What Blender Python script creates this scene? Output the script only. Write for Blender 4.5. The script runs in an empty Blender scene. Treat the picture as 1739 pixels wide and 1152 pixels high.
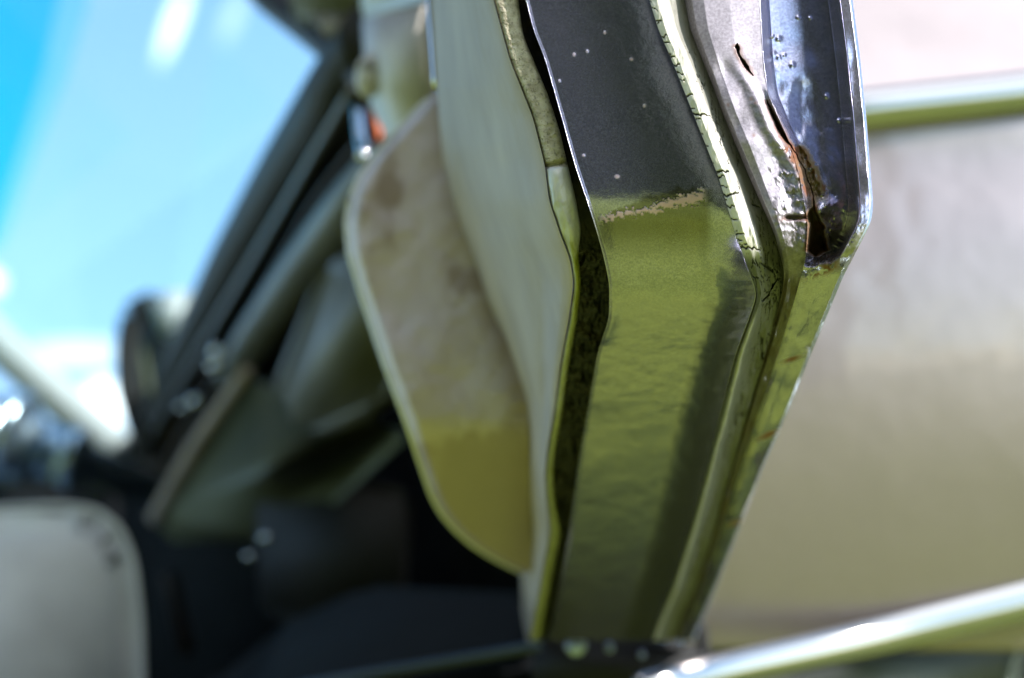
import bpy, math, random
import numpy as np
random.seed(4); rng = np.random.default_rng(4)
sc = bpy.context.scene
COL = sc.collection

# ------------------------------------------------------------------ camera, sky, sun, exposure
PITCH = math.radians(20.0); FPX = 3622.0; CAMZ = 0.06
cam_d = bpy.data.cameras.new('camera'); cam = bpy.data.objects.new('camera', cam_d); COL.objects.link(cam)
cam.location = (0, 0, CAMZ); cam.rotation_euler = (math.pi/2 + PITCH, 0, 0)
cam_d.sensor_width = 36; cam_d.lens = 36*FPX/1739; cam_d.clip_start = 0.02; cam_d.clip_end = 3000
cam_d.dof.use_dof = True; cam_d.dof.focus_distance = 0.83; cam_d.dof.aperture_fstop = 5.8
sc.camera = cam
SUN = np.array([0.80, -0.50, 0.60]); SUN = SUN/np.linalg.norm(SUN)
w = bpy.data.worlds.new('World'); sc.world = w; w.use_nodes = True
nt = w.node_tree; nt.nodes.clear()
def wn(t): return nt.nodes.new(t)
out = wn('ShaderNodeOutputWorld'); bg = wn('ShaderNodeBackground'); sky = wn('ShaderNodeTexSky')
sky.sky_type = 'NISHITA'; sky.sun_disc = False
sky.sun_elevation = math.asin(SUN[2]); sky.sun_rotation = math.atan2(SUN[0], SUN[1])
sky.air_density = 1.0; sky.dust_density = 0.6; sky.ozone_density = 1.5
bg.inputs['Strength'].default_value = 0.15
tc = wn('ShaderNodeTexCoord')
mp = wn('ShaderNodeMapping'); mp.inputs['Scale'].default_value = (1.6, 1.6, 5.0)
ns = wn('ShaderNodeTexNoise'); ns.inputs['Scale'].default_value = 2.2; ns.inputs['Detail'].default_value = 7
ns.inputs['Distortion'].default_value = 0.4
cr = wn('ShaderNodeValToRGB'); cr.color_ramp.elements[0].position = .57; cr.color_ramp.elements[1].position = .86
cr.color_ramp.elements[0].color = (0.0, 0.0, 0.0, 1); cr.color_ramp.elements[1].color = (.85, .85, .85, 1)
nt.links.new(tc.outputs['Generated'], mp.inputs['Vector']); nt.links.new(mp.outputs[0], ns.inputs['Vector'])
nt.links.new(ns.outputs['Fac'], cr.inputs[0])
def raydir(px, py):
    u = (px-869.5)/FPX; v = (576-py)/FPX
    d = np.array([u, math.cos(PITCH)-v*math.sin(PITCH), math.sin(PITCH)+v*math.cos(PITCH)])
    return d/np.linalg.norm(d)
def sky_blob(p0, p1, width, amount, prev):
    """an elongated wisp of cloud between two directions of the sky"""
    a = raydir(*p0) if len(p0) == 2 else np.array(p0); b = raydir(*p1) if len(p1) == 2 else np.array(p1); c = (a+b)/2; ax = (b-a); L = np.linalg.norm(ax)/2; ax = ax/np.linalg.norm(ax)
    sd = np.cross(c, ax); sd /= np.linalg.norm(sd)
    terms = []
    for vec, size in ((ax, L), (sd, width)):
        s = wn('ShaderNodeVectorMath'); s.operation = 'SUBTRACT'; s.inputs[1].default_value = c
        nrm = wn('ShaderNodeVectorMath'); nrm.operation = 'NORMALIZE'
        nt.links.new(tc.outputs['Generated'], nrm.inputs[0]); nt.links.new(nrm.outputs[0], s.inputs[0])
        d = wn('ShaderNodeVectorMath'); d.operation = 'DOT_PRODUCT'; d.inputs[1].default_value = vec
        nt.links.new(s.outputs[0], d.inputs[0])
        m = wn('ShaderNodeMath'); m.operation = 'DIVIDE'; m.inputs[1].default_value = size
        nt.links.new(d.outputs['Value'], m.inputs[0])
        q = wn('ShaderNodeMath'); q.operation = 'POWER'; q.inputs[1].default_value = 2
        ab = wn('ShaderNodeMath'); ab.operation = 'ABSOLUTE'
        nt.links.new(m.outputs[0], ab.inputs[0]); nt.links.new(ab.outputs[0], q.inputs[0]); terms.append(q)
    ad = wn('ShaderNodeMath'); ad.operation = 'ADD'
    nt.links.new(terms[0].outputs[0], ad.inputs[0]); nt.links.new(terms[1].outputs[0], ad.inputs[1])
    mr = wn('ShaderNodeMapRange'); mr.inputs['From Min'].default_value = 1.3; mr.inputs['From Max'].default_value = 0.0
    mr.inputs['To Max'].default_value = amount; mr.interpolation_type = 'SMOOTHSTEP'
    nt.links.new(ad.outputs[0], mr.inputs['Value'])
    mx = wn('ShaderNodeMath'); mx.operation = 'MAXIMUM'
    nt.links.new(prev, mx.inputs[0]); nt.links.new(mr.outputs[0], mx.inputs[1])
    return mx.outputs[0]
f = cr.outputs['Color']
f = sky_blob((325, -40), (268, 115), .0045, .5, f)
f = sky_blob((420, -30), (375, 80), .005, .12, f)
f = sky_blob((-60, 470), (8, 484), .006, .9, f)
f = sky_blob((20, 600), (260, 600), .007, .3, f)
f = sky_blob((130, 690), (240, 680), .012, 1.0, f)
f = sky_blob((-.3, -.75, .62), (.55, -.25, .85), .42, 1.1, f)
mix = wn('ShaderNodeMix'); mix.data_type = 'RGBA'; mix.inputs['B'].default_value = (11.0, 11.4, 12.0, 1)
nt.links.new(f, mix.inputs['Factor']); tn = wn('ShaderNodeMix'); tn.data_type = 'RGBA'; tn.blend_type = 'MULTIPLY'; tn.inputs['Factor'].default_value = 1; tn.inputs['B'].default_value = (.98, 1.10, 1.10, 1)
nt.links.new(sky.outputs[0], tn.inputs['A']); nt.links.new(tn.outputs['Result'], mix.inputs['A'])
nt.links.new(mix.outputs['Result'], bg.inputs['Color']); nt.links.new(bg.outputs[0], out.inputs[0])
sl = bpy.data.lights.new('sun', 'SUN'); sl.energy = 3.7; sl.angle = math.radians(.5); sl.color = (1, .95, .87)
so = bpy.data.objects.new('sun', sl); COL.objects.link(so); so.location = (3, -2, 4)
from mathutils import Vector
so.rotation_euler = Vector(SUN).to_track_quat('Z', 'Y').to_euler()
sc.view_settings.view_transform = 'Standard'; sc.view_settings.look = 'None'
sc.view_settings.exposure = 1.2; sc.view_settings.gamma = 1
sc.view_settings.use_curve_mapping = False

# ------------------------------------------------------------------ numeric helpers
def U(px, py, Y):
    """the point of the scene at depth Y seen at a picture position (arrays allowed)"""
    u = (np.asarray(px, float)-869.5)/FPX; v = (576-np.asarray(py, float))/FPX
    dy = math.cos(PITCH)-v*math.sin(PITCH); dz = math.sin(PITCH)+v*math.cos(PITCH)
    t = Y/dy
    return np.stack(np.broadcast_arrays(u*t, Y, CAMZ+dz*t), -1)
def elev(py):
    v = (576-np.asarray(py, float))/FPX
    return (math.sin(PITCH)+v*math.cos(PITCH))/(math.cos(PITCH)-v*math.sin(PITCH))
Y0 = 0.75; SL = -0.075
def smax(a, b, k): return (a+b+np.sqrt((a-b)**2+k*k))/2
def door_Y(px, py, h, yc, k=.03):
    """depth of the door's end/underside: a vertical face that turns under at row yc; h = relief in metres"""
    e = elev(py); ec = elev(yc); Zc = Y0*ec
    return smax(Y0-h, (Zc-h-SL*Y0)/(e-SL), k)
def interp(y, knots, smooth=18):
    ky = np.array([k[0] for k in knots], float); kx = np.array([k[1] for k in knots], float)
    def base(yy):
        r = np.interp(yy, ky, kx)
        s0 = (kx[1]-kx[0])/(ky[1]-ky[0]); s1 = (kx[-1]-kx[-2])/(ky[-1]-ky[-2])
        r = np.where(yy < ky[0], kx[0]+(yy-ky[0])*s0, r); return np.where(yy > ky[-1], kx[-1]+(yy-ky[-1])*s1, r)
    y = np.asarray(y, float); offs = np.linspace(-1, 1, 7)*smooth; wts = 1-abs(np.linspace(-1, 1, 7))*.75
    return sum(base(y+o)*w_ for o, w_ in zip(offs, wts))/wts.sum()
def hash2(i, j, s):
    n = (i*374761393 + j*668265263 + s*974634777) & 0xffffffff
    n = ((n ^ (n >> 13))*1274126177) & 0xffffffff
    return ((n ^ (n >> 16)) & 0xffff)/65535.0
def vnoise(x, y, s=0):
    x = np.asarray(x, float); y = np.asarray(y, float); x, y = np.broadcast_arrays(x, y)
    i = np.floor(x).astype(np.int64); j = np.floor(y).astype(np.int64); fx = x-i; fy = y-j
    fx = fx*fx*(3-2*fx); fy = fy*fy*(3-2*fy)
    a = hash2(i, j, s); b = hash2(i+1, j, s); c = hash2(i, j+1, s); d = hash2(i+1, j+1, s)
    return (a*(1-fx)+b*fx)*(1-fy)+(c*(1-fx)+d*fx)*fy
def fbm(x, y, s=0, o=4):
    r = 0; a = .5
    for k in range(o): r = r+a*vnoise(x*2**k, y*2**k, s+k*17); a *= .5
    return r
def sstep(a, b, x):
    t = np.clip((x-a)/(b-a), 0, 1); return t*t*(3-2*t)
def gauss(x, s): return np.exp(-(x/s)**2)

# ------------------------------------------------------------------ materials
def mat(name, base=(.5, .5, .5), rough=.5, metal=0, coat=0, spec=.5, coat_rough=.05):
    m = bpy.data.materials.new(name); m.use_nodes = True; n = m.node_tree; b = n.nodes['Principled BSDF']
    b.inputs['Base Color'].default_value = (*base, 1); b.inputs['Roughness'].default_value = rough
    b.inputs['Metallic'].default_value = metal; b.inputs['Coat Weight'].default_value = coat
    b.inputs['Coat Roughness'].default_value = coat_rough; b.inputs['Specular IOR Level'].default_value = spec
    return m
def N(m, t): return m.node_tree.nodes.new(t)
def Lk(m, a, b): m.node_tree.links.new(a, b)
def BS(m): return m.node_tree.nodes['Principled BSDF']
def add_bump(m, layers):
    """layers: (noise scale, distance, detail, stretch)"""
    prev = None; t = N(m, 'ShaderNodeTexCoord')
    for (s, d, det, st) in layers:
        mp_ = N(m, 'ShaderNodeMapping'); mp_.inputs['Scale'].default_value = st
        nz = N(m, 'ShaderNodeTexNoise'); nz.inputs['Scale'].default_value = s; nz.inputs['Detail'].default_value = det
        b = N(m, 'ShaderNodeBump'); b.inputs['Distance'].default_value = d; b.inputs['Strength'].default_value = 1
        Lk(m, t.outputs['Object'], mp_.inputs[0]); Lk(m, mp_.outputs[0], nz.inputs['Vector']); Lk(m, nz.outputs['Fac'], b.inputs['Height'])
        if prev: Lk(m, prev, b.inputs['Normal'])
        prev = b.outputs['Normal']
    Lk(m, prev, BS(m).inputs['Normal']); Lk(m, prev, BS(m).inputs['Coat Normal'])
def mottled(m, c1, c2, scale, lo=.35, hi=.65, detail=5, attr=None, acol=None, attr2=None, acol2=None, arough=None):
    t = N(m, 'ShaderNodeTexCoord'); nz = N(m, 'ShaderNodeTexNoise'); nz.inputs['Scale'].default_value = scale; nz.inputs['Detail'].default_value = detail
    r = N(m, 'ShaderNodeValToRGB'); r.color_ramp.elements[0].position = lo; r.color_ramp.elements[1].position = hi
    r.color_ramp.elements[0].color = (*c1, 1); r.color_ramp.elements[1].color = (*c2, 1)
    Lk(m, t.outputs['Object'], nz.inputs['Vector']); Lk(m, nz.outputs['Fac'], r.inputs[0]); cur = r.outputs[0]
    for a, c in ((attr, acol), (attr2, acol2)):
        if not a: continue
        at = N(m, 'ShaderNodeAttribute'); at.attribute_name = a
        mx = N(m, 'ShaderNodeMix'); mx.data_type = 'RGBA'; Lk(m, at.outputs['Fac'], mx.inputs['Factor']); Lk(m, cur, mx.inputs['A'])
        if isinstance(c, tuple): mx.inputs['B'].default_value = (*c, 1)
        cur = mx.outputs['Result']
        if arough is not None and a == attr:
            for sock, lo_, hi_ in (('Roughness', BS(m).inputs['Roughness'].default_value, arough), ('Metallic', BS(m).inputs['Metallic'].default_value, 0), ('Coat Weight', BS(m).inputs['Coat Weight'].default_value, 0)):
                mr = N(m, 'ShaderNodeMapRange'); mr.inputs['To Min'].default_value = lo_; mr.inputs['To Max'].default_value = hi_
                Lk(m, at.outputs['Fac'], mr.inputs['Value']); Lk(m, mr.outputs[0], BS(m).inputs[sock])
    Lk(m, cur, BS(m).inputs['Base Color'])

PAINT_A = (.31, .30, .40); PAINT_B = (.47, .455, .58)
paint = mat('grey_metallic_paint', PAINT_A, .17, .84, .7)
mottled(paint, PAINT_A, PAINT_B, 1400, .36, .64, 2, 'scratch', (.66, .46, .47), 'stain_and_refl', (.13, .12, .05), arough=.6)
add_bump(paint, [(2600, .00004, 2, (1, 1, 1)), (150, .00022, 4, (1, .6, 1)), (50, .0003, 2, (1, .55, 1))])
paint_rusty = mat('rusting_grey_metallic_paint', PAINT_A, .5, .6, .45, coat_rough=.15)
mottled(paint_rusty, (.185, .168, .205), (.30, .275, .325), 900, .3, .7, 2, 'rust', (.17, .06, .03), 'stain_and_refl', (.05, .036, .016), arough=.75)
add_bump(paint_rusty, [(2600, .00005, 2, (1, 1, 1)), (110, .00010, 3, (1, 1, 1))])
paint_outer = mat('glossy_grey_metallic_paint', PAINT_A, .2, .85, 1.0)
mottled(paint_outer, PAINT_A, PAINT_B, 900, .3, .7, 2, 'rust', (.17, .06, .03), 'stain_and_refl', (.16, .14, .08), arough=.75)
add_bump(paint_outer, [(2600, .00004, 2, (1, 1, 1)), (110, .00006, 2, (1, 1, .6))])
paint_skin = mat('outer_grey_metallic_paint', PAINT_A, .3, .65, .9)
mottled(paint_skin, PAINT_A, PAINT_B, 900, .3, .7, 2); add_bump(paint_skin, [(2600, .00004, 2, (1, 1, 1)), (60, .0003, 3, (1, 1, 1))])
paint_fender = mat('fender_grey_metallic_paint', (.3, .28, .27), .33, .75, .6)
mottled(paint_fender, (.255, .218, .226), (.295, .255, .262), 500, .3, .7, 2); add_bump(paint_fender, [(9, .002, 3, (1, 1, 1))])
rubber = mat('weathered_pale_rubber', (.5, .5, .42), .55)
mottled(rubber, (.46, .44, .41), (.62, .59, .555), 160, .3, .7, 6, 'crack', (.03, .032, .03), 'grime_shade', (.06, .062, .05)); add_bump(rubber, [(700, .0001, 4, (1, 1, 1)), (120, .0003, 4, (1, 1, 1))])
vinyl = mat('cream_grey_vinyl', (.5, .48, .41), .62, spec=.25)
mottled(vinyl, (.29, .24, .215), (.40, .335, .30), 14, .3, .7, 6, 'stain_and_refl', (.27, .21, .13)); add_bump(vinyl, [(420, .00007, 3, (1, 1, 1)), (30, .0010, 3, (1, 1, .4))])
vinyl_far = mat('pale_vinyl', (.46, .43, .40), .5)
foam = mat('porous_foam', (.4, .36, .24), .9)
mottled(foam, (.27, .24, .18), (.44, .40, .33), 260, .35, .62, 8, 'pit', (.035, .03, .018)); add_bump(foam, [(900, .0008, 5, (1, 1, 1))])
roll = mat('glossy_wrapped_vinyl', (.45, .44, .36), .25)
mottled(roll, (.42, .41, .42), (.52, .51, .51), 200, .3, .7, 4, 'grass_refl', (.21, .215, .03)); add_bump(roll, [(300, .0004, 4, (1, .6, .6)), (60, .001, 3, (1, 1, 1))])
gapm = mat('oily_black_seam', (.02, .018, .01), .35, spec=.2)
mottled(gapm, (.003, .003, .002), (.022, .015, .004), 190, .48, .72, 6); add_bump(gapm, [(240, .0015, 3, (1, 1, .4))])
armv = mat('stained_pale_vinyl', (.5, .46, .42), .55)
mottled(armv, (.42, .345, .335), (.51, .425, .42), 22, .3, .7, 5, 'stain_and_refl', (.20, .13, .075), 'grass_bounce', (.28, .215, .19)); add_bump(armv, [(300, .0002, 3, (1, 1, 1))])
pipe_m = mat('pale_piping', (.60, .60, .54), .3)
trim_chrome = mat('trim_chrome', (.36, .36, .36), .10, 1)
chrome = mat('polished_chrome', (.78, .78, .78), .08, 1)
satin = mat('satin_metal', (.45, .50, .55), .22, 1)
dark_plastic = mat('dark_padded_vinyl', (.016, .016, .013), .55, spec=.12); add_bump(dark_plastic, [(60, .002, 3, (1, 1, 1))])
black_m = mat('black_plastic', (.010, .010, .011), .6, spec=.2)
navy_m = mat('dark_navy_paint', (.012, .013, .02), .5, spec=.2)
olive_v = mat('olive_grey_vinyl', (.15, .15, .105), .45, spec=.25); mottled(olive_v, (.075, .075, .058), (.115, .113, .088), 9, .3, .7)
olive_d = mat('dark_olive_vinyl', (.06, .07, .035), .5, spec=.2); mottled(olive_d, (.085, .095, .06), (.12, .13, .08), 9, .3, .7)
carpet = mat('blue_black_carpet', (.012, .015, .02), .95, spec=.1); mottled(carpet, (.004, .005, .006), (.009, .0105, .013), 40, .3, .7); add_bump(carpet, [(400, .002, 3, (1, 1, 1))])
seat_m = mat('grey_seat_vinyl', (.33, .34, .34), .6); mottled(seat_m, (.52, .54, .56), (.70, .73, .75), 10, .35, .65, 6); add_bump(seat_m, [(8, .001, 2, (1, 1, 1))])
brown_m = mat('brown_plastic', (.03, .02, .014), .5, spec=.15); orange_m = mat('orange_plastic', (.55, .10, .02), .5)
tyre_m = mat('tyre_rubber', (.02, .02, .02), .8); add_bump(tyre_m, [(80, .003, 3, (1, 1, 1))])
grass = mat('lawn', (.09, .14, .03), .85); mottled(grass, (.155, .205, .018), (.31, .365, .042), 2.5, .3, .7, 8); add_bump(grass, [(60, .03, 4, (1, 1, 1))])
def glass_mat(name, tint, refl):
    m = bpy.data.materials.new(name); m.use_nodes = True; n = m.node_tree; n.nodes.clear()
    o = n.nodes.new('ShaderNodeOutputMaterial'); tr = n.nodes.new('ShaderNodeBsdfTransparent'); gl = n.nodes.new('ShaderNodeBsdfGlossy')
    mx = n.nodes.new('ShaderNodeMixShader'); mx.inputs[0].default_value = refl; tr.inputs[0].default_value = (*tint, 1); gl.inputs['Roughness'].default_value = .02
    n.links.new(tr.outputs[0], mx.inputs[1]); n.links.new(gl.outputs[0], mx.inputs[2]); n.links.new(mx.outputs[0], o.inputs[0]); return m
glass = glass_mat('windscreen_glass', (.93, 1.0, 1.0), .03)
tint = glass_mat('cyan_tinted_glass', (.38, .93, .97), .02)

# ------------------------------------------------------------------ object helpers
CAR_LOC = Vector((-.25, 2.15, 0))
car = bpy.data.objects.new('car', None); COL.objects.link(car); car.location = CAR_LOC; car.empty_display_size = .3
car['label'] = 'old grey metallic car with its rust-torn door standing open'; car['category'] = 'car'
def link(name, me, material, parent, label=None):
    o = bpy.data.objects.new(name, me); COL.objects.link(o); me.materials.append(material)
    if parent is not None:
        o.parent = parent
        if parent is car: o.location = -CAR_LOC
    if label: o['label'] = label
    return o
def mesh_obj(name, verts, faces, material, parent, smooth=True, attrs=None, label=None):
    me = bpy.data.meshes.new(name); me.from_pydata([tuple(map(float, v)) for v in verts], [], faces)
    if smooth: me.polygons.foreach_set('use_smooth', [True]*len(me.polygons))
    for k, a in (attrs or {}).items():
        at = me.attributes.new(k, 'FLOAT', 'POINT'); at.data.foreach_set('value', np.asarray(a, np.float32).ravel())
    me.validate(); me.update()
    return link(name, me, material, parent, label)
def grid_faces(nr, nc, flip=False, hole=None):
    idx = np.arange(nr*nc).reshape(nr, nc)
    q = np.stack([idx[:-1, :-1], idx[:-1, 1:], idx[1:, 1:], idx[1:, :-1]], -1).reshape(-1, 4)
    if hole is not None:
        hm = (hole[:-1, :-1] | hole[:-1, 1:] | hole[1:, 1:] | hole[1:, :-1]).reshape(-1); q = q[~hm]
    if flip: q = q[:, ::-1]
    return q.tolist()
ROWS = np.concatenate([np.arange(-360, -30, 6), np.arange(-30, 620, 1.6), np.arange(620, 1090, 3)]).astype(float)
YC_K = [(700, 430), (1010, 430), (1200, 434), (1335, 444), (1400, 436), (1445, 424), (1482, 412), (1600, 412)]
def yc_of(x): return np.interp(x, [k[0] for k in YC_K], [k[1] for k in YC_K])
def strip(name, left, right, ncol, hfun, material, parent, k=.03, yclim=None, attrs=None, rows=ROWS, ycfun=None, hole=None, skirt=.012, label=None, xj=None):
    """a strip of the door edge between two traced lines; hfun(t, X, Y) = relief; returned with walls reaching into the door"""
    xl = interp(rows, left); xr = interp(rows, right); t = np.linspace(0, 1, ncol)[None, :]
    X = xl[:, None]*(1-t)+xr[:, None]*t; Yp = np.repeat(rows[:, None], ncol, 1); T = np.repeat(t, len(rows), 0)
    if xj is not None: X = X+xj(T, X, Yp)
    # the row where this strip turns under, measured at the corner itself
    xc = interp(np.full(1, 430.0), left)[0]*(1-T)+interp(np.full(1, 430.0), right)[0]*T
    yc = yc_of(xc)
    H = hfun(T, X, Yp)
    YY = door_Y(X, Yp, H, yc, k)
    P = U(X, Yp, YY)
    # walls: duplicate first and last column deeper
    def wall(c): return U(X[:, c], Yp[:, c], door_Y(X[:, c], Yp[:, c], H[:, c]-skirt, yc[:, c], k))
    P = np.concatenate([wall(0)[:, None], P, wall(-1)[:, None]], 1)
    A = {}
    for kk, fn in (attrs or {}).items():
        a = np.clip(fn(T, X, Yp), 0, 1); A[kk] = np.concatenate([a[:, :1], a, a[:, -1:]], 1)
    hm = None
    if hole is not None:
        hh = hole(T, X, Yp); hm = np.concatenate([hh[:, :1], hh, hh[:, -1:]], 1)
    return mesh_obj(name, P.reshape(-1, 3), grid_faces(P.shape[0], P.shape[1], True, hm), material, parent, True, A, label)

# ------------------------------------------------------------------ ground
g = mesh_obj('lawn', [(-600, -600, 0), (600, -600, 0), (600, 600, 0), (-600, 600, 0)], [[0, 1, 2, 3]], grass, None, False); g.name = 'ground'; g['kind'] = 'structure'

leafm = mat('dark_foliage', (.03, .045, .018), .7); mottled(leafm, (.006, .009, .005), (.022, .03, .014), 3, .3, .7, 8); add_bump(leafm, [(8, .3, 5, (1, 1, 1))])
def far_trees():
    cx_ = np.linspace(-16, 4.4, 150); V = []
    for j in range(40):
        t = j/39
        for x in cx_:
            top = 8.2+2.0*fbm(x/3, 0, 201)*2-1.2*0
            y = -9-1.2*math.sin(t*math.pi)*0+1.6*(fbm(x/1.1, t*5, 203)-.5)+.8*t; V.append((x, y, t*top+.5*(fbm(x*2, t*9, 207)-.5)*t))
    o = mesh_obj('trees', V, grid_faces(40, 150, True), leafm, None); o['kind'] = 'stuff'
    m = o.modifiers.new('depth', 'SOLIDIFY'); m.thickness = 1.5; m.offset = -1
far_trees()

# ------------------------------------------------------------------ traced lines of the open door (row, column)
LA = [(0, 838), (100, 865), (200, 905), (280, 925), (340, 932), (400, 952), (440, 968), (480, 974), (540, 966), (620, 951), (700, 941), (760, 930), (800, 926), (850, 928), (900, 934), (960, 923), (1010, 913), (1070, 903)]
LB = [(0, 880), (60, 888), (100, 905), (160, 930), (220, 950), (280, 964), (340, 978), (390, 987), (430, 982), (480, 987), (540, 981), (620, 966), (700, 955), (760, 944), (800, 939), (850, 942), (905, 953), (960, 940), (1000, 933), (1070, 920)]
LC = [(0, 893), (50, 905), (100, 925), (160, 942), (217, 958), (282, 976), (347, 998), (390, 1012), (434, 1024), (480, 1034), (540, 1034), (600, 1014), (700, 997), (800, 980), (900, 967), (1000, 950), (1070, 936)]
LD = [(0, 1103), (50, 1118), (100, 1140), (200, 1180), (300, 1220), (400, 1250), (450, 1268), (500, 1286), (540, 1273), (600, 1250), (700, 1225), (800, 1200), (900, 1172), (1000, 1140), (1060, 1115), (1115, 1100)]
LF = [(0, 1163), (50, 1172), (100, 1192), (150, 1212), (200, 1230), (300, 1272), (400, 1316), (460, 1332), (500, 1328), (600, 1300), (700, 1270), (800, 1240), (900, 1212), (1000, 1180), (1060, 1152), (1115, 1130)]
LG = [(0, 1290), (100, 1296), (160, 1304), (240, 1340), (300, 1358), (380, 1372), (440, 1368), (500, 1352), (600, 1322), (700, 1288), (800, 1256), (900, 1226), (1000, 1190), (1060, 1165), (1115, 1142)]
LI = [(0, 1448), (100, 1461), (200, 1471), (300, 1479), (345, 1483), (376, 1480), (400, 1468), (470, 1432), (540, 1403), (600, 1378), (700, 1338), (800, 1294), (900, 1255), (1000, 1215), (1060, 1190), (1115, 1167)]

# the door's painted end panel is the part that carries the rest
def h_panel(T, X, Y):
    rec = -.022+.014*sstep(380, 520, Y)
    h = rec + (.0016-rec)*gauss(T-.005, .007) - .006*sstep(.004, 0, T)*.5 + .013*np.clip((T-.66)/.34, 0, 1)**1.5*(.1+.9*sstep(330, 560, Y))
    h = h + .0016*(fbm(X/110, Y/80, 3)-.5)*sstep(300, 460, Y)
    h = h + .0004*(fbm(X/26, Y/9, 8, 3)-.5)*sstep(430, 480, Y)*(1-sstep(620, 800, Y))
    lump = gauss(T-.02, .05)*(sstep(500, 545, Y)-sstep(575, 590, Y)); h = h+.0012*lump
    h = h - .0012*gauss(Y-(352-.15*(X-1100)), 14)*0 + .0002*scratch(X, Y)
    for sx, sy in SPECKS: h = h + .00025*gauss(np.hypot(X-sx, Y-sy), 2.6)
    return h
SPECKS = [(975, 93), (1072, 101), (997, 88), (1027, 56), (950, 138), (991, 264), (1094, 180), (1048, 300)]
def scratch(X, Y):
    yl = np.interp(X, [1018, 1060, 1100, 1140, 1195], [376, 363, 357, 345, 333])
    wd = 4+5*sstep(1050, 1190, X)
    edge = (fbm(X/5, Y/3, 21, 5)-.45)*30
    return sstep(3, -2, abs(Y-yl)+edge-wd)*sstep(1012, 1030, X)*sstep(1203, 1190, X)
def a_scr(T, X, Y):
    a = scratch(X, Y)
    for sx, sy in SPECKS: a = np.maximum(a, gauss(np.hypot((X-sx)*(1+.3*math.sin(sx)), Y-sy), 1.4+1.6*abs(math.sin(sy)))*.85)
    return a
def a_horizon_refl(T, X, Y):
    top = np.interp(X, [1015, 1090, 1150, 1200], [372, 338, 318, 322])
    return (1-scratch(X, Y))*.75*sstep(-6, 6, Y-top+(fbm(X/12, Y/10, 5)-.5)*26)*sstep(1215, 1196, X)*(1-sstep(380, 460, Y))*sstep(1005, 1030, X)  # olive band round the scratch paints in the reflected horizon
door = strip('door', LC, LD, 230, h_panel, paint, car, k=.02, attrs={'scratch': a_scr, 'stain_and_refl': a_horizon_refl}, label='rust-torn open door seen from below')

# dark seam between trim and metal
def h_gap(T, X, Y): return -.010 + .006*(fbm(X/14, Y/22, 31)-.4)*sstep(380, 460, Y) + .004*sstep(.35, 0, T) * 0
strip('seam_sealer', LB, LC, 26, h_gap, gapm, door, k=.04)

# pale cracked rubber seal
NICKS = [(y+random.uniform(-9, 9), random.uniform(.10, .48)**1.2, random.uniform(.7, 1.9), random.uniform(-.35, .3)) for y in np.arange(-340, 430, 11) if random.random() < .62]
NICKS += [(194, .9, 2.3, .1), (110, .35, 1.3, .1), (293, .7, 2.2, -.2), (332, .8, 2.2, -.25), (420, .9, 2.0, .2)]
def nick(T, X, Y):
    a = np.zeros_like(T)
    for (ny, ln, wd, sl_) in NICKS:
        yy = ny + sl_*T*30 + (vnoise(T*14, ny, 4)-.5)*5
        a = np.maximum(a, sstep(1.0, .35, abs(Y-yy)/(wd*(1-.6*T/(ln*.62))+.05))*(T < ln*.6)*(T > 0))
    for (nx, ny, L, sl_) in ((.55, 455, 16, .9), (.66, 486, 20, -1.3), (.42, 505, 14, -.8), (.82, 350, 12, .4)):
        d = abs((T-nx)*60*sl_-(Y-ny)); a = np.maximum(a, sstep(2.2, .8, d+(vnoise(T*20, Y/6, 9)-.5)*2)*(abs(T-nx)*60 < L/2))
    a = np.maximum(a, .8*sstep(.009, .003, abs(fbm(X/9+T*2, Y/55, 15, 3)-.44))*sstep(.42, .55, T)*sstep(60, 140, Y))
    a = np.maximum(a, .8*sstep(.011, .004, abs(fbm(X/7, Y/22, 16, 3)-.44))*sstep(425, 445, Y)*sstep(540, 500, Y))
    return a
def h_seal(T, X, Y):
    up = 1-sstep(430, 520, Y)
    prof = .010*np.interp(T, [0, .06, .22, .45, .60, .8, 1], [.80, .92, 1.0, .95, .35, .05, -.2])
    low = .009*np.interp(T, [0, .08, .2, .38, .6, .8, 1], [.2, .9, 1.0, .55, .15, .0, -.1])
    h = prof*up+low*(1-up)
    h = h + .0014*(fbm(X/12, Y/34, 12)-.5) + .003*(fbm(X/20, Y/60, 2)-.5)*sstep(460, 560, Y)
    return h - .003*nick(T, X, Y)
def a_grime_shade(T, X, Y):
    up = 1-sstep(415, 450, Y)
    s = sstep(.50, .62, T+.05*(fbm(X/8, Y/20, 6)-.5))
    return np.clip(s*.75*up + (1-up)*(.95) - (1-up)*.6*gauss(T-.20, .06)*sstep(520, 560, Y), 0, .96)  # shade of the sunless flank and lower run painted in, with grime
def seal_wave(T, X, Y): return (fbm(X*0+1.5, Y/42, 77)-.47)*8*sstep(470, 560, Y)*(1-T)*T*3
strip('door_seal', LD, LF, 70, h_seal, rubber, door, k=.04, attrs={'crack': nick, 'grime_shade': a_grime_shade}, skirt=.02, xj=seal_wave)

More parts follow.
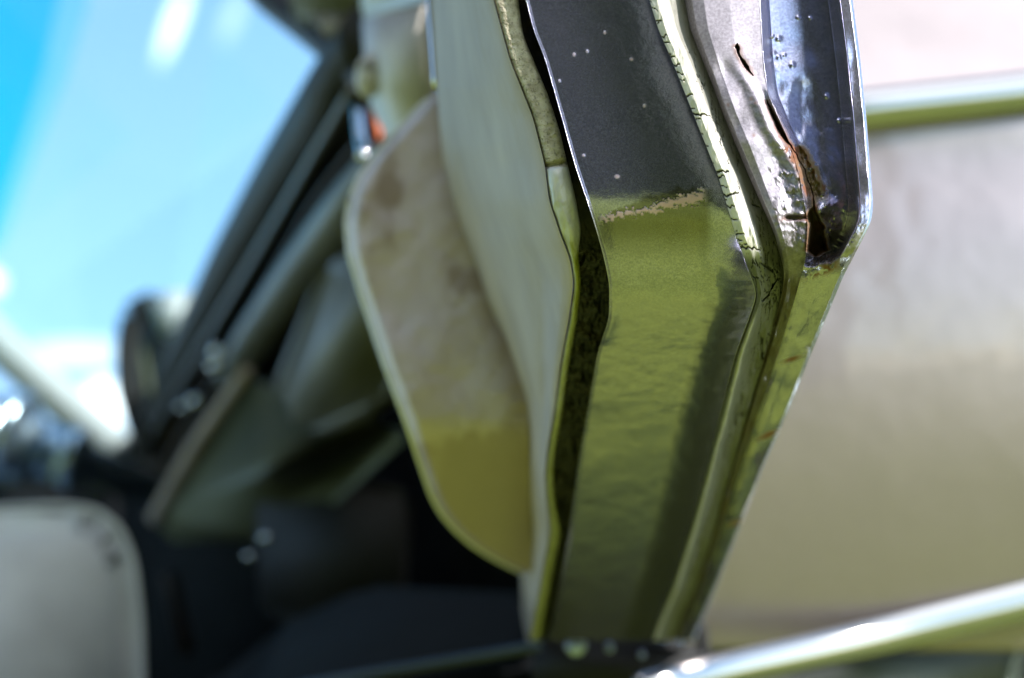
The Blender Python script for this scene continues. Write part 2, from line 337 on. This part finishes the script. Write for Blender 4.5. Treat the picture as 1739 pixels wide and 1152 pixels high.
# torn inner flange with rust
CRK = [(78, 1250), (95, 1258), (120, 1273), (150, 1292), (175, 1304), (205, 1316), (235, 1332), (262, 1352), (300, 1372), (335, 1382), (360, 1380), (400, 1388), (432, 1386)]
CW = [(74, 0), (80, 3.5), (88, 2.0), (98, 1.2), (106, 3.4), (114, 3.6), (122, 1.2), (132, 0), (168, 0), (176, 1.3), (190, 2.6), (215, 3.6), (232, 3.6), (246, 1.5), (256, .6), (335, .6), (352, 1.5), (364, 9), (385, 11), (410, 14), (426, 15), (436, 0)]
def crk(X, Y):
    xc = np.interp(Y, [c[0] for c in CRK], [c[1] for c in CRK]) + (fbm(Y/16, Y*0, 41)-.5)*7
    wd = np.interp(Y, [c[0] for c in CW], [c[1] for c in CW], left=0, right=0)
    return X-xc, wd*(.7+.6*fbm(Y/9, Y*0+3, 43))
def h_flange_core(X, Y, T):
    d, wd = crk(X, Y); on = sstep(60, 90, Y)*(1-sstep(432, 448, Y))
    h = .0040*(fbm(X/44, Y/60, 52, 2)-.5)*sstep(30, 120, Y)+.0003*(fbm(X/12, Y/16, 53, 2)-.5)*sstep(60, 160, Y)
    h = h + .0022*gauss(d+16, 13)*on*sstep(90, 160, Y) + .0030*gauss(d-9, 6)*on*(sstep(140, 170, Y)-sstep(235, 262, Y))
    blob = sstep(.52, .66, fbm(X/11, Y/11, 61, 3))
    reg = sstep(1295, 1315, X)*sstep(235, 262, Y)*(1-sstep(362, 372, Y))*(X < 1500)*gauss(d+25, 34)
    h = h + .0010*blob*reg
    fl = sstep(14, 8, abs(d-3)+6*(fbm(X/6, Y/6, 66)-.5))*(sstep(240, 256, Y)-sstep(326, 345, Y))
    h = h + fl*(-.0022+.0045*(fbm(X/4.5, Y/7, 67, 4)-.45))
    return h - .012*sstep(1.15, .7, abs(d)/np.maximum(wd, .01))*(wd > .3)
def h_lump(X, Y):
    """the crusty remains of filler round the corner"""
    a = .004*gauss((X-1400)+.2*(Y-350), 20)*gauss(Y-352, 14) + .0045*gauss((Y-447)+.35*(X-1395), 9)*gauss(X-1395, 36)
    return a*(.6+.8*fbm(X/12, Y/12, 71)) + .0015*(fbm(X/7, Y/7, 73)-.5)*gauss(np.hypot(X-1385, Y-400), 70)
def h_flange(T, X, Y):
    up = 1-sstep(415, 468, Y)
    pr = np.interp(T, [0, .10, .25, .6, 1], [-.002, .0035, .0045, .0035, .0015])
    lo = np.interp(T, [0, .3, .7, 1], [-.003, -.001, -.0005, .0])
    return pr*up+lo*(1-up) + h_flange_core(X, Y, T)*sstep(0, .1, T) + h_lump(X, Y) + .0022*(fbm(X/14, Y/30, 83)-.5)*sstep(430, 520, Y) - .004*gauss(Y-370, 3.2)*up*sstep(1330, 1340, X)
def a_rust(T, X, Y):
    d, wd = crk(X, Y); n = fbm(X/9, Y/9, 91)
    a = sstep(5+10*n, 1, abs(d)-wd)*(wd > .3)*(.5+.5*sstep(200, 250, Y))
    a = np.maximum(a, sstep(.30, .42, n)*sstep(25, 15, abs(d-5)+14*(n-.45))*(sstep(240, 256, Y)-sstep(326, 345, Y))*1.3)
    a = np.maximum(a, gauss((Y-459)+.35*(X-1395), 6+5*n)*gauss(X-1400, 32)*sstep(.40, .52, n)*1.4)
    a = np.maximum(a, .8*gauss(Y-372, 5)*gauss(X-1350, 40)*n*1.3)
    a = np.maximum(a, .85*sstep(.52, .62, fbm(X/20, Y/26, 95))*sstep(450, 490, Y)*(T < 2)*gauss(X-interp(Y, LF), 26))
    for sx, sy in ((1308, 736), (1248, 888), (1300, 742), (1345, 610)): a = np.maximum(a, 1.2*gauss((X-sx)/2.2, 7)*gauss(Y-sy+(X-sx)*.3, 4))
    for sx, sy in ((1224, 190), (1276, 168), (1283, 175), (1248, 265), (1280, 230), (1237, 178)): a = np.maximum(a, .5*gauss(np.hypot(X-sx, Y-sy), 3))
    return a
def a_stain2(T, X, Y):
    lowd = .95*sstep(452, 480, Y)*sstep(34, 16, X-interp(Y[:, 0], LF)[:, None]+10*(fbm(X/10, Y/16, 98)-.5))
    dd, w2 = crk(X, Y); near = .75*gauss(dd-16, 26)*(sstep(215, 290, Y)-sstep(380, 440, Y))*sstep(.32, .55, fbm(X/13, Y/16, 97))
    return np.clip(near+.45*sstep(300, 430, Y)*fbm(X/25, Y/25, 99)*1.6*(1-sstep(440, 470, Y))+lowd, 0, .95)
strip('torn_flange', LF, LG, 110, h_flange, paint_rusty, door, k=.02, attrs={'rust': a_rust, 'stain_and_refl': a_stain2}, skirt=.02, label='torn dented flange with rust')

# outer channel and hemmed lip
def h_outer(T, X, Y):
    up = 1-sstep(415, 468, Y)
    xi = interp(Y[:, 0], LI)[:, None]; di = xi-X
    chan = np.interp(T, [0, .10, .2, .7, .78, 1], [.0015, -.011, -.012, -.016, -.0165, -.0165])
    lip = .025*sstep(42, 20, di)-.002*sstep(5, 0, di)
    pr = chan+lip*1.0
    lo = np.interp(T, [0, .15, .9, 1], [.0000, .0002, .0035, .0028])
    h = pr*up+lo*(1-up) + h_flange_core(X, Y, T) + h_lump(X, Y)
    h = h + .0010*(fbm(X/16, Y/22, 103)-.5)*sstep(430, 500, Y)
    bl = 0
    for sx, sy, r in ((1356, 30, 3), (1376, 31, 2.5), (1322, 66, 5), (1312, 62, 3), (1313, 92, 6), (1323, 97, 5), (1346, 110, 4), (1332, 94, 3), (1404, 164, 4), (1425, 205, 3)): bl = bl+gauss(np.hypot(X-sx, Y-sy), r)
    return h + .0005*bl*up
def a_rust_o(T, X, Y):
    a = a_rust(T+9, X, Y)
    return a
strip('outer_skin', LG, LI, 190, h_outer, paint_outer, door, k=.016, attrs={'rust': a_rust_o, 'stain_and_refl': a_stain2}, skirt=.02)

# the skin's outward side, running to the hinge
rs = ROWS[ROWS >= -360][::6]
xi = interp(rs, LI, 4); yci = np.full_like(rs, 376.0)
def skin_side():
    vs = []; fs = []
    ys = np.linspace(Y0+.006, 1.36, 26); zs_top = .62
    for i, yy in enumerate(ys):
        # bottom edge of the door at this depth
        rr = np.linspace(376, 1115, 400); YY = door_Y(1480, rr, 0, 376, .016); r = np.interp(yy, YY, rr); x = interp(np.array([r]), LI, 4)[0]
        p = U(x, r, yy+.0)
        for j in range(14):
            t = j/13; z = p[2]+.003+t*(.72-p[2]); vs.append((p[0]-.001-.035*(t**1.3)*0+.02*math.sin(t*math.pi*.55)*0, yy, z))
    # keep the plate inside the silhouette of the near edge
    for k, v in enumerate(vs):
        j = k % 14; z = v[2]; ee = (z-CAMZ)/Y0
        rr = np.linspace(-700, 376, 300); r = np.interp(-ee, -elev(rr), rr); xe = U(interp(np.array([r]), LI, 4)[0], r, Y0)[0]
        vs[k] = (min(v[0], xe)-.002, v[1], v[2])
    fs = grid_faces(26, 14)
    o = mesh_obj('skin_plate', vs, fs, paint_skin, door)
    m = o.modifiers.new('thickness', 'SOLIDIFY'); m.thickness = .0015; m.offset = 1
skin_side()

# ------------------------------------------------------------------ door card: edge band, face, armrest, trim
def h_edge(T, X, Y):
    b = .0055*np.sqrt(np.clip(1-np.abs(2*T-1)**5*.9, 0, 1))
    b = b + .0015*sstep(270, 300, Y)*gauss(T-.5, .35)
    cut = -.003*gauss(Y-(283-8*T), 4)
    return b-.007+cut+.0018*(fbm(X/10, Y/26, 111)-.5)*sstep(270, 330, Y)+.0006*(fbm(X/6, Y/6, 113)-.5)*(1-sstep(270, 290, Y))
rows_a = ROWS[ROWS < 287]; rows_b = ROWS[ROWS > 280]
rows_a = ROWS[ROWS < 285]; rows_b = ROWS[ROWS > 283]
def a_pit(T, X, Y): return sstep(.54, .66, fbm(X/3.0, Y/3.0, 121, 3))*.55
strip('foam_edge', LA, LB, 40, h_edge, foam, door, k=.04, rows=rows_a, attrs={'pit': a_pit}, skirt=.02)
def a_grass_refl(T, X, Y): return sstep(385, 440, Y+(fbm(X/8, Y/14, 123)-.5)*60)*sstep(.1, .5, T+.4*(fbm(X/8, Y/30, 125)-.5))*(.75+.25*sstep(600, 500, Y))  # yellow-green mask paints in the grass reflected along the rolled edge
strip('wrapped_edge', LA, LB, 30, h_edge, roll, door, k=.04, rows=rows_b, attrs={'grass_refl': a_grass_refl}, skirt=.02, label='rolled vinyl edge with grass reflection painted in')

LJ = [(-300, 712), (0, 733), (150, 742), (250, 768), (380, 812), (540, 850), (620, 868), (680, 884), (740, 886), (850, 887), (950, 890), (1000, 898), (1070, 915)]
def card():
    rows = ROWS[::3]; nc = 46; xa = interp(rows, LA); xj = interp(rows, LJ, 10); t = np.linspace(0, 1, nc)[None, :]
    X = xa[:, None]*(1-t)+xj[:, None]*t; Yp = np.repeat(rows[:, None], nc, 1); T = np.repeat(t, len(rows), 0)
    Ya = door_Y(X, Yp, 0, 432, .04); Yb = Ya+.22
    # inner face runs away from the edge, with a rounded shoulder
    YY = Ya + (.004 + .22*T**1.35)*(.6+.4*T)
    YY = YY - .003*gauss((T-.30-.10*np.sin(Yp/150)), .10)*sstep(260, 420, Yp)*0
    YY = YY + .010*(fbm(T*5, Yp/170, 131)-.5)*sstep(0, .2, T) + .016*gauss(T-(.42-.1*sstep(300, 800, Yp)), .12)*sstep(280, 520, Yp)*sstep(1060, 800, Yp)
    P = U(X, Yp, YY)
    st = .5*gauss(T-.18, .05)*0
    back = P[:, -1:].copy(); back[..., 1] += .15
    P = np.concatenate([P, back], 1)
    st = sstep(.62, .75, fbm(T*3, Yp/90, 133))*.3; st = np.concatenate([st, st[:, -1:]], 1)
    mesh_obj('door_card', P.reshape(-1, 3), grid_faces(P.shape[0], P.shape[1], False), vinyl, door, True, {'stain_and_refl': st})
card()

PL = [(156, 742), (162, 730), (180, 710), (220, 673), (260, 637), (300, 607), (340, 590), (380, 584), (430, 588), (500, 609), (560, 629), (613, 647), (670, 668), (726, 689), (780, 707), (840, 728), (870, 744), (896, 765), (925, 797), (945, 828), (965, 868), (975, 886)]
def armrest():
    rows = np.arange(156, 975, 3.0); nc = 60; xl = np.interp(rows, [p[0] for p in PL], [p[1] for p in PL])
    k = np.ones(5)/5; xl = np.concatenate([xl[:2], np.convolve(xl, k, 'valid'), xl[-2:]])
    xr = interp(rows, LJ, 10)+14; t = np.linspace(0, 1, nc)[None, :]**1.0
    X = xl[:, None]*(1-t)+xr[:, None]*t; Yp = np.repeat(rows[:, None], nc, 1); T = np.repeat(t, len(rows), 0)
    e = elev(Yp); Ya = 1.05; ec = elev(735.0); YY = smax(Ya+.02*(735-Yp)/600, (Ya*ec+.16*Ya)/(e+.16), .02)
    dl = np.minimum(X-xl[:, None], 60); dist = np.minimum(dl, np.minimum((Yp-150)*.8+0*X, 60))
    YY = YY + .030*(1-sstep(0, 30, dl))**2*1.0
    YY = YY + .012*(fbm(X/130, Yp/130, 141)-.5)
    P = U(X, Yp, YY)
    back = P[:, :1].copy(); back[..., 1] += .22; back[..., 2] += .075; backr = P[:, -1:].copy(); backr[..., 1] += .22; backr[..., 2] += .085
    P = np.concatenate([back, P, backr], 1)
    st = 1.1*gauss(np.hypot(X-663, Yp-322), 22) + .35*gauss(X-770, 60)*gauss(Yp-330, 120)*1.6*fbm(X/40, Yp/50, 143) + .5*sstep(.55, .75, fbm(X/60, Yp/80, 147))+.6*gauss(X-interp(Yp[:, 0], LJ)[:, None], 26)
    ol = sstep(-14, 16, Yp-735+(X-800)*.12+(fbm(X/20, Yp/20, 149)-.5)*40)*sstep(700, 760, X+.2*(Yp-800))*.8  # olive lower area paints in the green bounce from the grass
    pad = lambda a: np.concatenate([a[:, :1], a, a[:, -1:]], 1)
    o = mesh_obj('armrest', P.reshape(-1, 3), grid_faces(P.shape[0], P.shape[1], True), armv, door, True, {'stain_and_refl': pad(np.clip(st, 0, .8)), 'grass_bounce': pad(ol)})
    # piping round its rim
    return rows, xl, YY[:, 0]
ar_rows, ar_x, ar_Y = armrest()
def tube(name, pts, radii, material, parent, ns_=14, cap=True, flat=1.0, label=None):
    pts = np.array(pts, float); n = len(pts); radii = np.broadcast_to(radii, (n,)); V = []; F = []
    up = np.array([0, 0, 1.0])
    for i in range(n):
        d = pts[min(i+1, n-1)]-pts[max(i-1, 0)]; d /= np.linalg.norm(d)+1e-9
        s = np.cross(d, up if abs(d[2]) < .95 else np.array([1.0, 0, 0])); s /= np.linalg.norm(s); u = np.cross(s, d)
        for k in range(ns_):
            a = 2*math.pi*k/ns_; V.append(pts[i]+radii[i]*(math.cos(a)*s*flat+math.sin(a)*u))
    for i in range(n-1):
        for k in range(ns_):
            k2 = (k+1) % ns_; F.append([i*ns_+k, i*ns_+k2, (i+1)*ns_+k2, (i+1)*ns_+k])
    if cap: F.append(list(range(ns_))[::-1]); F.append([(n-1)*ns_+k for k in range(ns_)])
    return mesh_obj(name, V, F, material, parent, True, label=label)
def dense(pts, n=24):
    pts = np.array(pts, float); s = np.linspace(0, len(pts)-1, n); i = np.arange(len(pts))
    o = np.stack([np.interp(s, i, pts[:, c]) for c in range(pts.shape[1])], -1)
    for _ in range(2): o[1:-1] = (o[:-2]+2*o[1:-1]+o[2:])/4
    return o
def ptube(name, pts, material, parent, n=24, ns_=16, flat=1.0, label=None):
    """pts: (px, py, depth, half width in picture units)"""
    d = dense(pts, n); P = U(d[:, 0], d[:, 1], d[:, 2]); dist = np.linalg.norm(P-np.array([0, 0, CAMZ]), axis=1)
    return tube(name, P, d[:, 3]*dist/FPX, material, parent, ns_, flat=flat, label=label)
i0 = ar_rows > 158
pp = U(ar_x[i0]+4, ar_rows[i0], ar_Y[i0]-.004)
top_piece = U(np.array([746.0]), np.array([172.0]), np.array([ar_Y[0]-.004]))
tube('armrest_piping', np.concatenate([top_piece, pp[4::3]]), .0015, pipe_m, door, 10)
ptube('trim_strip', [(716, -260, .98, 4.5), (728, 0, .98, 4.5), (735, 80, .98, 4.5), (739, 150, .98, 4)], chrome, door, 12)

def rounded_box(name, c, size, material, parent, bev=.01, rot=(0, 0, 0), label=None, seg=3):
    import bmesh
    from mathutils import Matrix, Euler
    bm = bmesh.new(); bmesh.ops.create_cube(bm, size=1)
    bmesh.ops.scale(bm, vec=size, verts=bm.verts)
    bmesh.ops.bevel(bm, geom=bm.edges[:], offset=bev, segments=seg, affect='EDGES', profile=.5)
    bmesh.ops.transform(bm, matrix=Matrix.Translation(c) @ Euler(rot).to_matrix().to_4x4(), verts=bm.verts)
    me = bpy.data.meshes.new(name); bm.to_mesh(me); bm.free(); me.polygons.foreach_set('use_smooth', [True]*len(me.polygons))
    return link(name, me, material, parent, label)
def slab(name, pts, thick, material, parent, bev=.008, label=None, direction=(0, 1, 0)):
    """plate with real thickness; pts = (px, py, depth)"""
    import bmesh
    P = [U(*p) for p in pts]; bm = bmesh.new(); vs = [bm.verts.new(p) for p in P]; f_ = bm.faces.new(vs)
    r = bmesh.ops.extrude_face_region(bm, geom=[f_]); d = Vector(direction)*thick
    for v in r['geom']:
        if isinstance(v, bmesh.types.BMVert): v.co += d
    bmesh.ops.recalc_face_normals(bm, faces=bm.faces)
    if bev: bmesh.ops.bevel(bm, geom=bm.edges[:], offset=bev, segments=3, affect='EDGES')
    me = bpy.data.meshes.new(name); bm.to_mesh(me); bm.free(); me.polygons.foreach_set('use_smooth', [True]*len(me.polygons))
    return link(name, me, material, parent, label)
# pale forward trim of the door, beyond the chrome strip
slab('forward_trim', [(612, 18, 1.30), (726, -8, 1.12), (742, 190, 1.12), (665, 235, 1.24), (622, 150, 1.30)], .03, vinyl_far, door, .006)
slab('upper_trim', [(606, -260, 1.30), (724, -260, 1.12), (728, -10, 1.12), (612, 14, 1.30)], .03, vinyl_far, door, .006)
ptube('lock_knob', [(640, 100, 1.28, 19), (628, 120, 1.27, 26), (624, 150, 1.27, 20), (622, 165, 1.27, 8)], vinyl_far, door, 12)
ptube('window_crank', [(607, 185, 1.38, 9), (611, 225, 1.36, 9), (615, 250, 1.35, 9), (616, 268, 1.33, 10)], chrome, door, 12)

# ------------------------------------------------------------------ fender and sill
def body_Y(px): return 1.38+.024*(np.asarray(px, float)-1200)/540
def body_D(X, Y):
    t = (Y-300)/700
    return body_Y(X)+.055*np.where(t < 0, t*t*1.5, t*t*1.0)-.006*gauss(Y-185, 60)
def fender():
    cols = np.linspace(1150, 2500, 90); rows = np.linspace(-420, 1108, 120); X, Y = np.meshgrid(cols, rows)
    D = body_D(X, Y)
    P = U(X, Y, D)
    back = P[:1].copy(); back[..., 1] += .25; left = P[:, :1].copy(); left[..., 1] += .06
    o = mesh_obj('fender', P.reshape(-1, 3), grid_faces(len(rows), len(cols), True), paint_fender, car, True)
    m = o.modifiers.new('thickness', 'SOLIDIFY'); m.thickness = .0015; m.offset = -1
    return o
fend = fender()
ptube('trim_strip', [(x_, y_, float(body_D(x_, y_))-.006, 37) for x_, y_ in ((1380, 201), (1480, 187), (1739, 160), (2300, 80))], trim_chrome, fend, 20, 24, .8)
sill = ptube('sill_trim', [(1080, 1174, 1.32, 26), (1140, 1160, 1.33, 28), (1200, 1145, 1.36, 29), (1480, 1085, 1.44, 32), (1739, 1022, 1.46, 34), (2300, 880, 1.50, 40)], trim_chrome, car, 24, 28, .6)
slab('rocker_panel', [(1120, 1180, 1.43), (1745, 1040, 1.50), (1690, 1250, 1.52), (1120, 1330, 1.50)], .03, mat('dark_underbody_paint', (.045, .055, .035), .4), car, .006)
def wheel():
    c = U(2080, 1330, 1.58); V = []; F = []; prof = [(.17, 0), (.27, -.01), (.315, .01), (.325, .05), (.325, .15), (.31, .19), (.17, .2)]; ns_ = 64
    for k in range(ns_):
        a = 2*math.pi*k/ns_
        for r, y in prof: V.append((c[0]+r*math.cos(a), c[1]+y, .325+r*math.sin(a)))
    n = len(prof)
    for k in range(ns_):
        for j in range(n-1): F.append([k*n+j, k*n+j+1, ((k+1) % ns_)*n+j+1, ((k+1) % ns_)*n+j])
    t = mesh_obj('wheel', V, F, tyre_m, car)
    V = []; F = []; prof = [(0, .0), (.06, .0), (.12, .03), (.165, .03), (.172, .0), (.172, .18)]
    for k in range(ns_):
        a = 2*math.pi*k/ns_
        for r, y in prof: V.append((c[0]+(r+.001)*math.cos(a), c[1]+y, .325+(r+.001)*math.sin(a)))
    n = len(prof)
    for k in range(ns_):
        for j in range(n-1): F.append([k*n+j, k*n+j+1, ((k+1) % ns_)*n+j+1, ((k+1) % ns_)*n+j])
    mesh_obj('rim', V, F, satin, t)
wheel()
bolt_glint_m = mat('sky_glint_metal', (.42, .50, .85), .3, .7)  # blue base colour paints the sky's glint into the bolts
# hinge area under the end of the door
slab('door_hinge', [(905, 1092, 1.36), (985, 1072, 1.36), (1040, 1075, 1.36), (1200, 1092, 1.36), (1205, 1170, 1.36), (905, 1175, 1.36)], .06, black_m, car, .006)
ptube('hinge_pin', [(1190, 1060, 1.40, 10), (1196, 1110, 1.40, 12), (1198, 1180, 1.40, 12)], black_m, car, 10)
for bx_, by_, r_ in ((978, 1096, 20), (1035, 1100, 8), (1090, 1112, 6)):
    ptube('hinge_bolt', [(bx_, by_-r_*.5, 1.345, r_*.6), (bx_, by_, 1.34, r_), (bx_+1, by_+r_*.5, 1.345, r_*.6)], bolt_glint_m, car, 8)
ptube('sill_strip', [(330, 1205, 1.52, 9), (600, 1150, 1.46, 9), (800, 1117, 1.42, 10), (985, 1085, 1.38, 11)], mat('dark_blue_metal', (.05, .06, .075), .35, .8), car, 20, 12)
slab('door_sill', [(300, 1220, 1.52), (600, 1160, 1.47), (985, 1095, 1.40), (1000, 1260, 1.42), (300, 1360, 1.55)], .05, carpet, car, .01)

# ------------------------------------------------------------------ cabin, blurred behind the door
dash = ptube('dashboard', [(640, 60, 1.46, 62), (585, 160, 1.55, 70), (500, 300, 1.8, 66), (415, 460, 2.1, 66), (330, 640, 2.5, 62), (262, 790, 2.85, 40)], dark_plastic, car, 40, 28, label='dark padded dashboard')
ptube('dash_trim', [(600, 150, 1.46, 9), (520, 290, 1.65, 10), (440, 430, 1.9, 10), (340, 600, 2.25, 10), (245, 765, 2.65, 9)], mat('dull_grey_trim', (.065, .066, .064), .4), dash, 30)
ptube('dash_rail', [(640, 200, 1.46, 6), (540, 330, 1.6, 6), (440, 510, 1.9, 6), (290, 780, 2.5, 6)], brown_m, dash, 30)
ptube('dash_roll', [(690, 240, 1.45, 44), (600, 345, 1.55, 44), (520, 455, 1.75, 42), (440, 570, 2.0, 38), (395, 640, 2.1, 30)], olive_v, dash, 30, 24)
slab('instrument_face', [(640, 170, 1.62), (650, 330, 1.62), (420, 640, 2.3), (270, 870, 2.7), (230, 780, 2.7), (330, 600, 2.3), (560, 230, 1.75)], .05, brown_m, dash, .004)
slab('glovebox_lid', [(690, 330, 1.52), (590, 440, 1.62), (455, 690, 1.95), (500, 765, 1.92), (640, 700, 1.66), (760, 520, 1.50)], .03, olive_v, dash, .015)
slab('lower_dash', [(425, 630, 1.93), (256, 868, 2.25), (275, 905, 2.25), (420, 905, 2.1), (560, 850, 1.88), (700, 720, 1.60), (520, 690, 1.85)], .05, olive_d, dash, .008)
ptube('lower_dash_lit_edge', [(420, 630, 1.92, 11), (335, 752, 2.07, 13), (264, 880, 2.24, 14)], vinyl, dash, 14)  # pale tube stands in for the lit edge of the lower dash
for cx_, cy_, r_, Y_ in ((372, 598, 13, 2.0), (366, 622, 12, 2.0), (334, 682, 12, 2.15), (312, 692, 9, 2.2)):
    ptube('dash_knob', [(cx_-r_*.6, cy_, Y_, r_*.6), (cx_, cy_, Y_-.01, r_), (cx_+r_*.6, cy_, Y_, r_*.6)], chrome, dash, 8)
slab('warning_tag', [(628, 178, 1.44), (640, 176, 1.44), (650, 225, 1.44), (638, 245, 1.44)], .01, orange_m, dash, .002)
# black curved pod at the far end of the dash
pod = ptube('instrument_pod', [(262, 505, 2.6, 14), (228, 530, 2.6, 22), (214, 590, 2.6, 20), (214, 660, 2.6, 18), (232, 730, 2.6, 16), (262, 780, 2.6, 12)], black_m, car, 26)
slab('pod_lens', [(240, 500, 2.66), (320, 486, 2.6), (330, 560, 2.6), (300, 720, 2.66), (250, 760, 2.7), (214, 640, 2.7), (215, 540, 2.7)], .03, black_m, pod, .01)
slab('pod_cap', [(245, 498, 2.58), (325, 488, 2.56), (300, 570, 2.56), (275, 572, 2.58)], .02, mat('grey_plastic', (.28, .30, .31), .4), pod, .006)
ptube('pod_ring', [(232, 560, 2.62, 5), (250, 640, 2.62, 5), (262, 720, 2.62, 4)], olive_d, pod, 12)
# near and far screen pillars, screen
pil = ptube('windscreen_pillar', [(395, -90, 1.62, 26), (450, -12, 1.60, 30), (520, 40, 1.56, 32), (590, 95, 1.50, 34), (650, 150, 1.46, 34)], navy_m, car, 24)
slab('pillar_trim', [(520, 8, 1.49), (620, 12, 1.47), (622, 70, 1.47), (560, 62, 1.49)], .02, mat('dusty_brown_trim', (.20, .16, .14), .6), pil, .006)
slab('header_rail', [(480, -60, 1.5), (700, -60, 1.42), (692, 8, 1.42), (495, 10, 1.5)], .05, olive_v, car, .006)
ptube('far_pillar', [(-80, 500, 2.95, 30), (0, 590, 2.92, 32), (90, 670, 2.9, 34), (210, 775, 2.88, 34)], mat('pale_grey_trim', (.34, .35, .35), .5), car, 24)
import bmesh
def pane(name, pts, material, parent, off=0):
    V = [U(*p)+np.array([0, off, 0]) for p in pts]; V2 = [v+np.array([.0, .005, 0]) for v in V]; n = len(V)
    F = [list(range(n)), list(range(n, 2*n))[::-1]]+[[i, (i+1) % n, n+(i+1) % n, n+i] for i in range(n)]
    return mesh_obj(name, V+V2, F, material, parent, False)
ws = pane('windscreen', [(-420, -400, 2.85), (395, -90, 1.75), (600, 120, 1.62), (240, 790, 2.92), (-20, 560, 3.0), (-420, 120, 3.0)], glass, car)
pane('tint_band', [(-420, -400, 2.80), (125, -400, 2.80), (98, 0, 2.80), (72, 120, 2.80), (30, 260, 2.80), (-20, 420, 2.80), (-420, 420, 2.80)], tint, ws)
pane('tint_band', [(-420, -400, 2.77), (190, -400, 2.77), (150, 0, 2.77), (115, 120, 2.77), (60, 260, 2.77), (0, 420, 2.77), (-420, 420, 2.77)], glass_mat('pale_cyan_glass', (.75, .98, 1.0), .01), ws)
# steering column across the cabin
ptube('steering_column', [(-160, 725, 2.3, 92), (-40, 742, 2.32, 84), (30, 758, 2.35, 74), (52, 765, 2.36, 60), (60, 766, 2.36, 52), (108, 780, 2.38, 50), (120, 785, 2.38, 40), (180, 805, 2.42, 36), (290, 842, 2.5, 22)], mat('blue_black_metal', (.34, .42, .50), .25, .9), car, 60, 32)
colm = bpy.data.materials['blue_black_metal']
for cx_, cy_, r_ in ((22, 745, 86), (122, 782, 58)):
    ptube('glint_collar', [(cx_-26, cy_-7, 2.33, r_*.62), (cx_-14, cy_-4, 2.33, r_*.9), (cx_, cy_, 2.33, r_), (cx_+14, cy_+4, 2.33, r_*.9), (cx_+26, cy_+7, 2.33, r_*.62)], colm, bpy.data.objects['steering_column'], 14, 32)  # bulges added so the column catches a sun glint
# seat
def seat():
    c = [( -260, 1400), (-260, 880), (-120, 862), (0, 858), (110, 850), (170, 858), (212, 890), (236, 950), (246, 1060), (252, 1400)]
    o = slab('seat', [(x, y, 1.95) for x, y in c], .5, seat_m, car, .03, direction=(-.22, 1, 0), label='pale grey vinyl seat')
    d = dense([(-250, 888, 1.955), (-120, 870, 1.955), (0, 866, 1.955), (110, 860, 1.955), (165, 868, 1.955), (203, 898, 1.955), (226, 955, 1.955), (238, 1060, 1.955), (244, 1400, 1.955)], 40)
    tube('piping', U(d[:, 0], d[:, 1], d[:, 2]-.004), .0035, seat_m, o, 10)
seat()
# floor, footwell, far side and roof shell
slab('firewall', [(200, 760, 2.95), (300, 640, 2.7), (430, 430, 2.25), (600, 170, 1.9), (960, 100, 1.7), (980, 1300, 1.7), (200, 1350, 2.95)], .04, carpet, car, .004)
slab('kick_panel', [(430, 830, 2.0), (560, 800, 1.9), (700, 830, 1.8), (690, 1010, 1.8), (560, 1075, 1.9), (440, 1040, 2.0)], .02, mat('dark_grey_vinyl', (.016, .015, .013), .7, spec=.2), car, .01)
slab('footwell_carpet', [(330, 1160, 1.75), (480, 1060, 1.85), (620, 990, 1.8), (900, 1000, 1.6), (900, 1250, 1.55), (330, 1300, 1.7)], .03, mat('slate_carpet', (.007, .010, .013), .9, spec=.15), car, .01)
slab('far_side_trim', [(-500, 640, 3.0), (-200, 690, 3.0), (0, 730, 3.0), (130, 770, 3.0), (300, 810, 3.0), (300, 1500, 3.0), (-500, 1500, 3.0)], .04, carpet, car, .004)
ptube('pedal', [(286, 975, 2.3, 12), (300, 1030, 2.3, 13), (318, 1110, 2.3, 13)], brown_m, car, 10)
for cx_, cy_, r_ in ((452, 915, 11), (424, 946, 9)):
    ptube('screw', [(cx_-r_*.6, cy_, 1.78, r_*.5), (cx_, cy_, 1.77, r_), (cx_+r_*.6, cy_, 1.78, r_*.5)], satin, car, 8)
rounded_box('cowl_sun_block', (.17, 1.78, .70), (.04, .60, .92), dark_plastic, car, .01)  # unseen box added and sized to keep sun off the seat
rounded_box('roof', (-.75, 1.72, 1.42), (1.5, .48, .04), paint_skin, car, .015)
rounded_box('body_sill', (-.62, 1.50, .255), (1.75, .06, .12), carpet, car, .01)
rounded_box('floor_pan', (-.7, 2.2, .24), (1.7, 1.45, .03), carpet, car, .01)
rounded_box('far_door', (-.85, 2.98, .50), (1.3, .05, .50), carpet, car, .02)
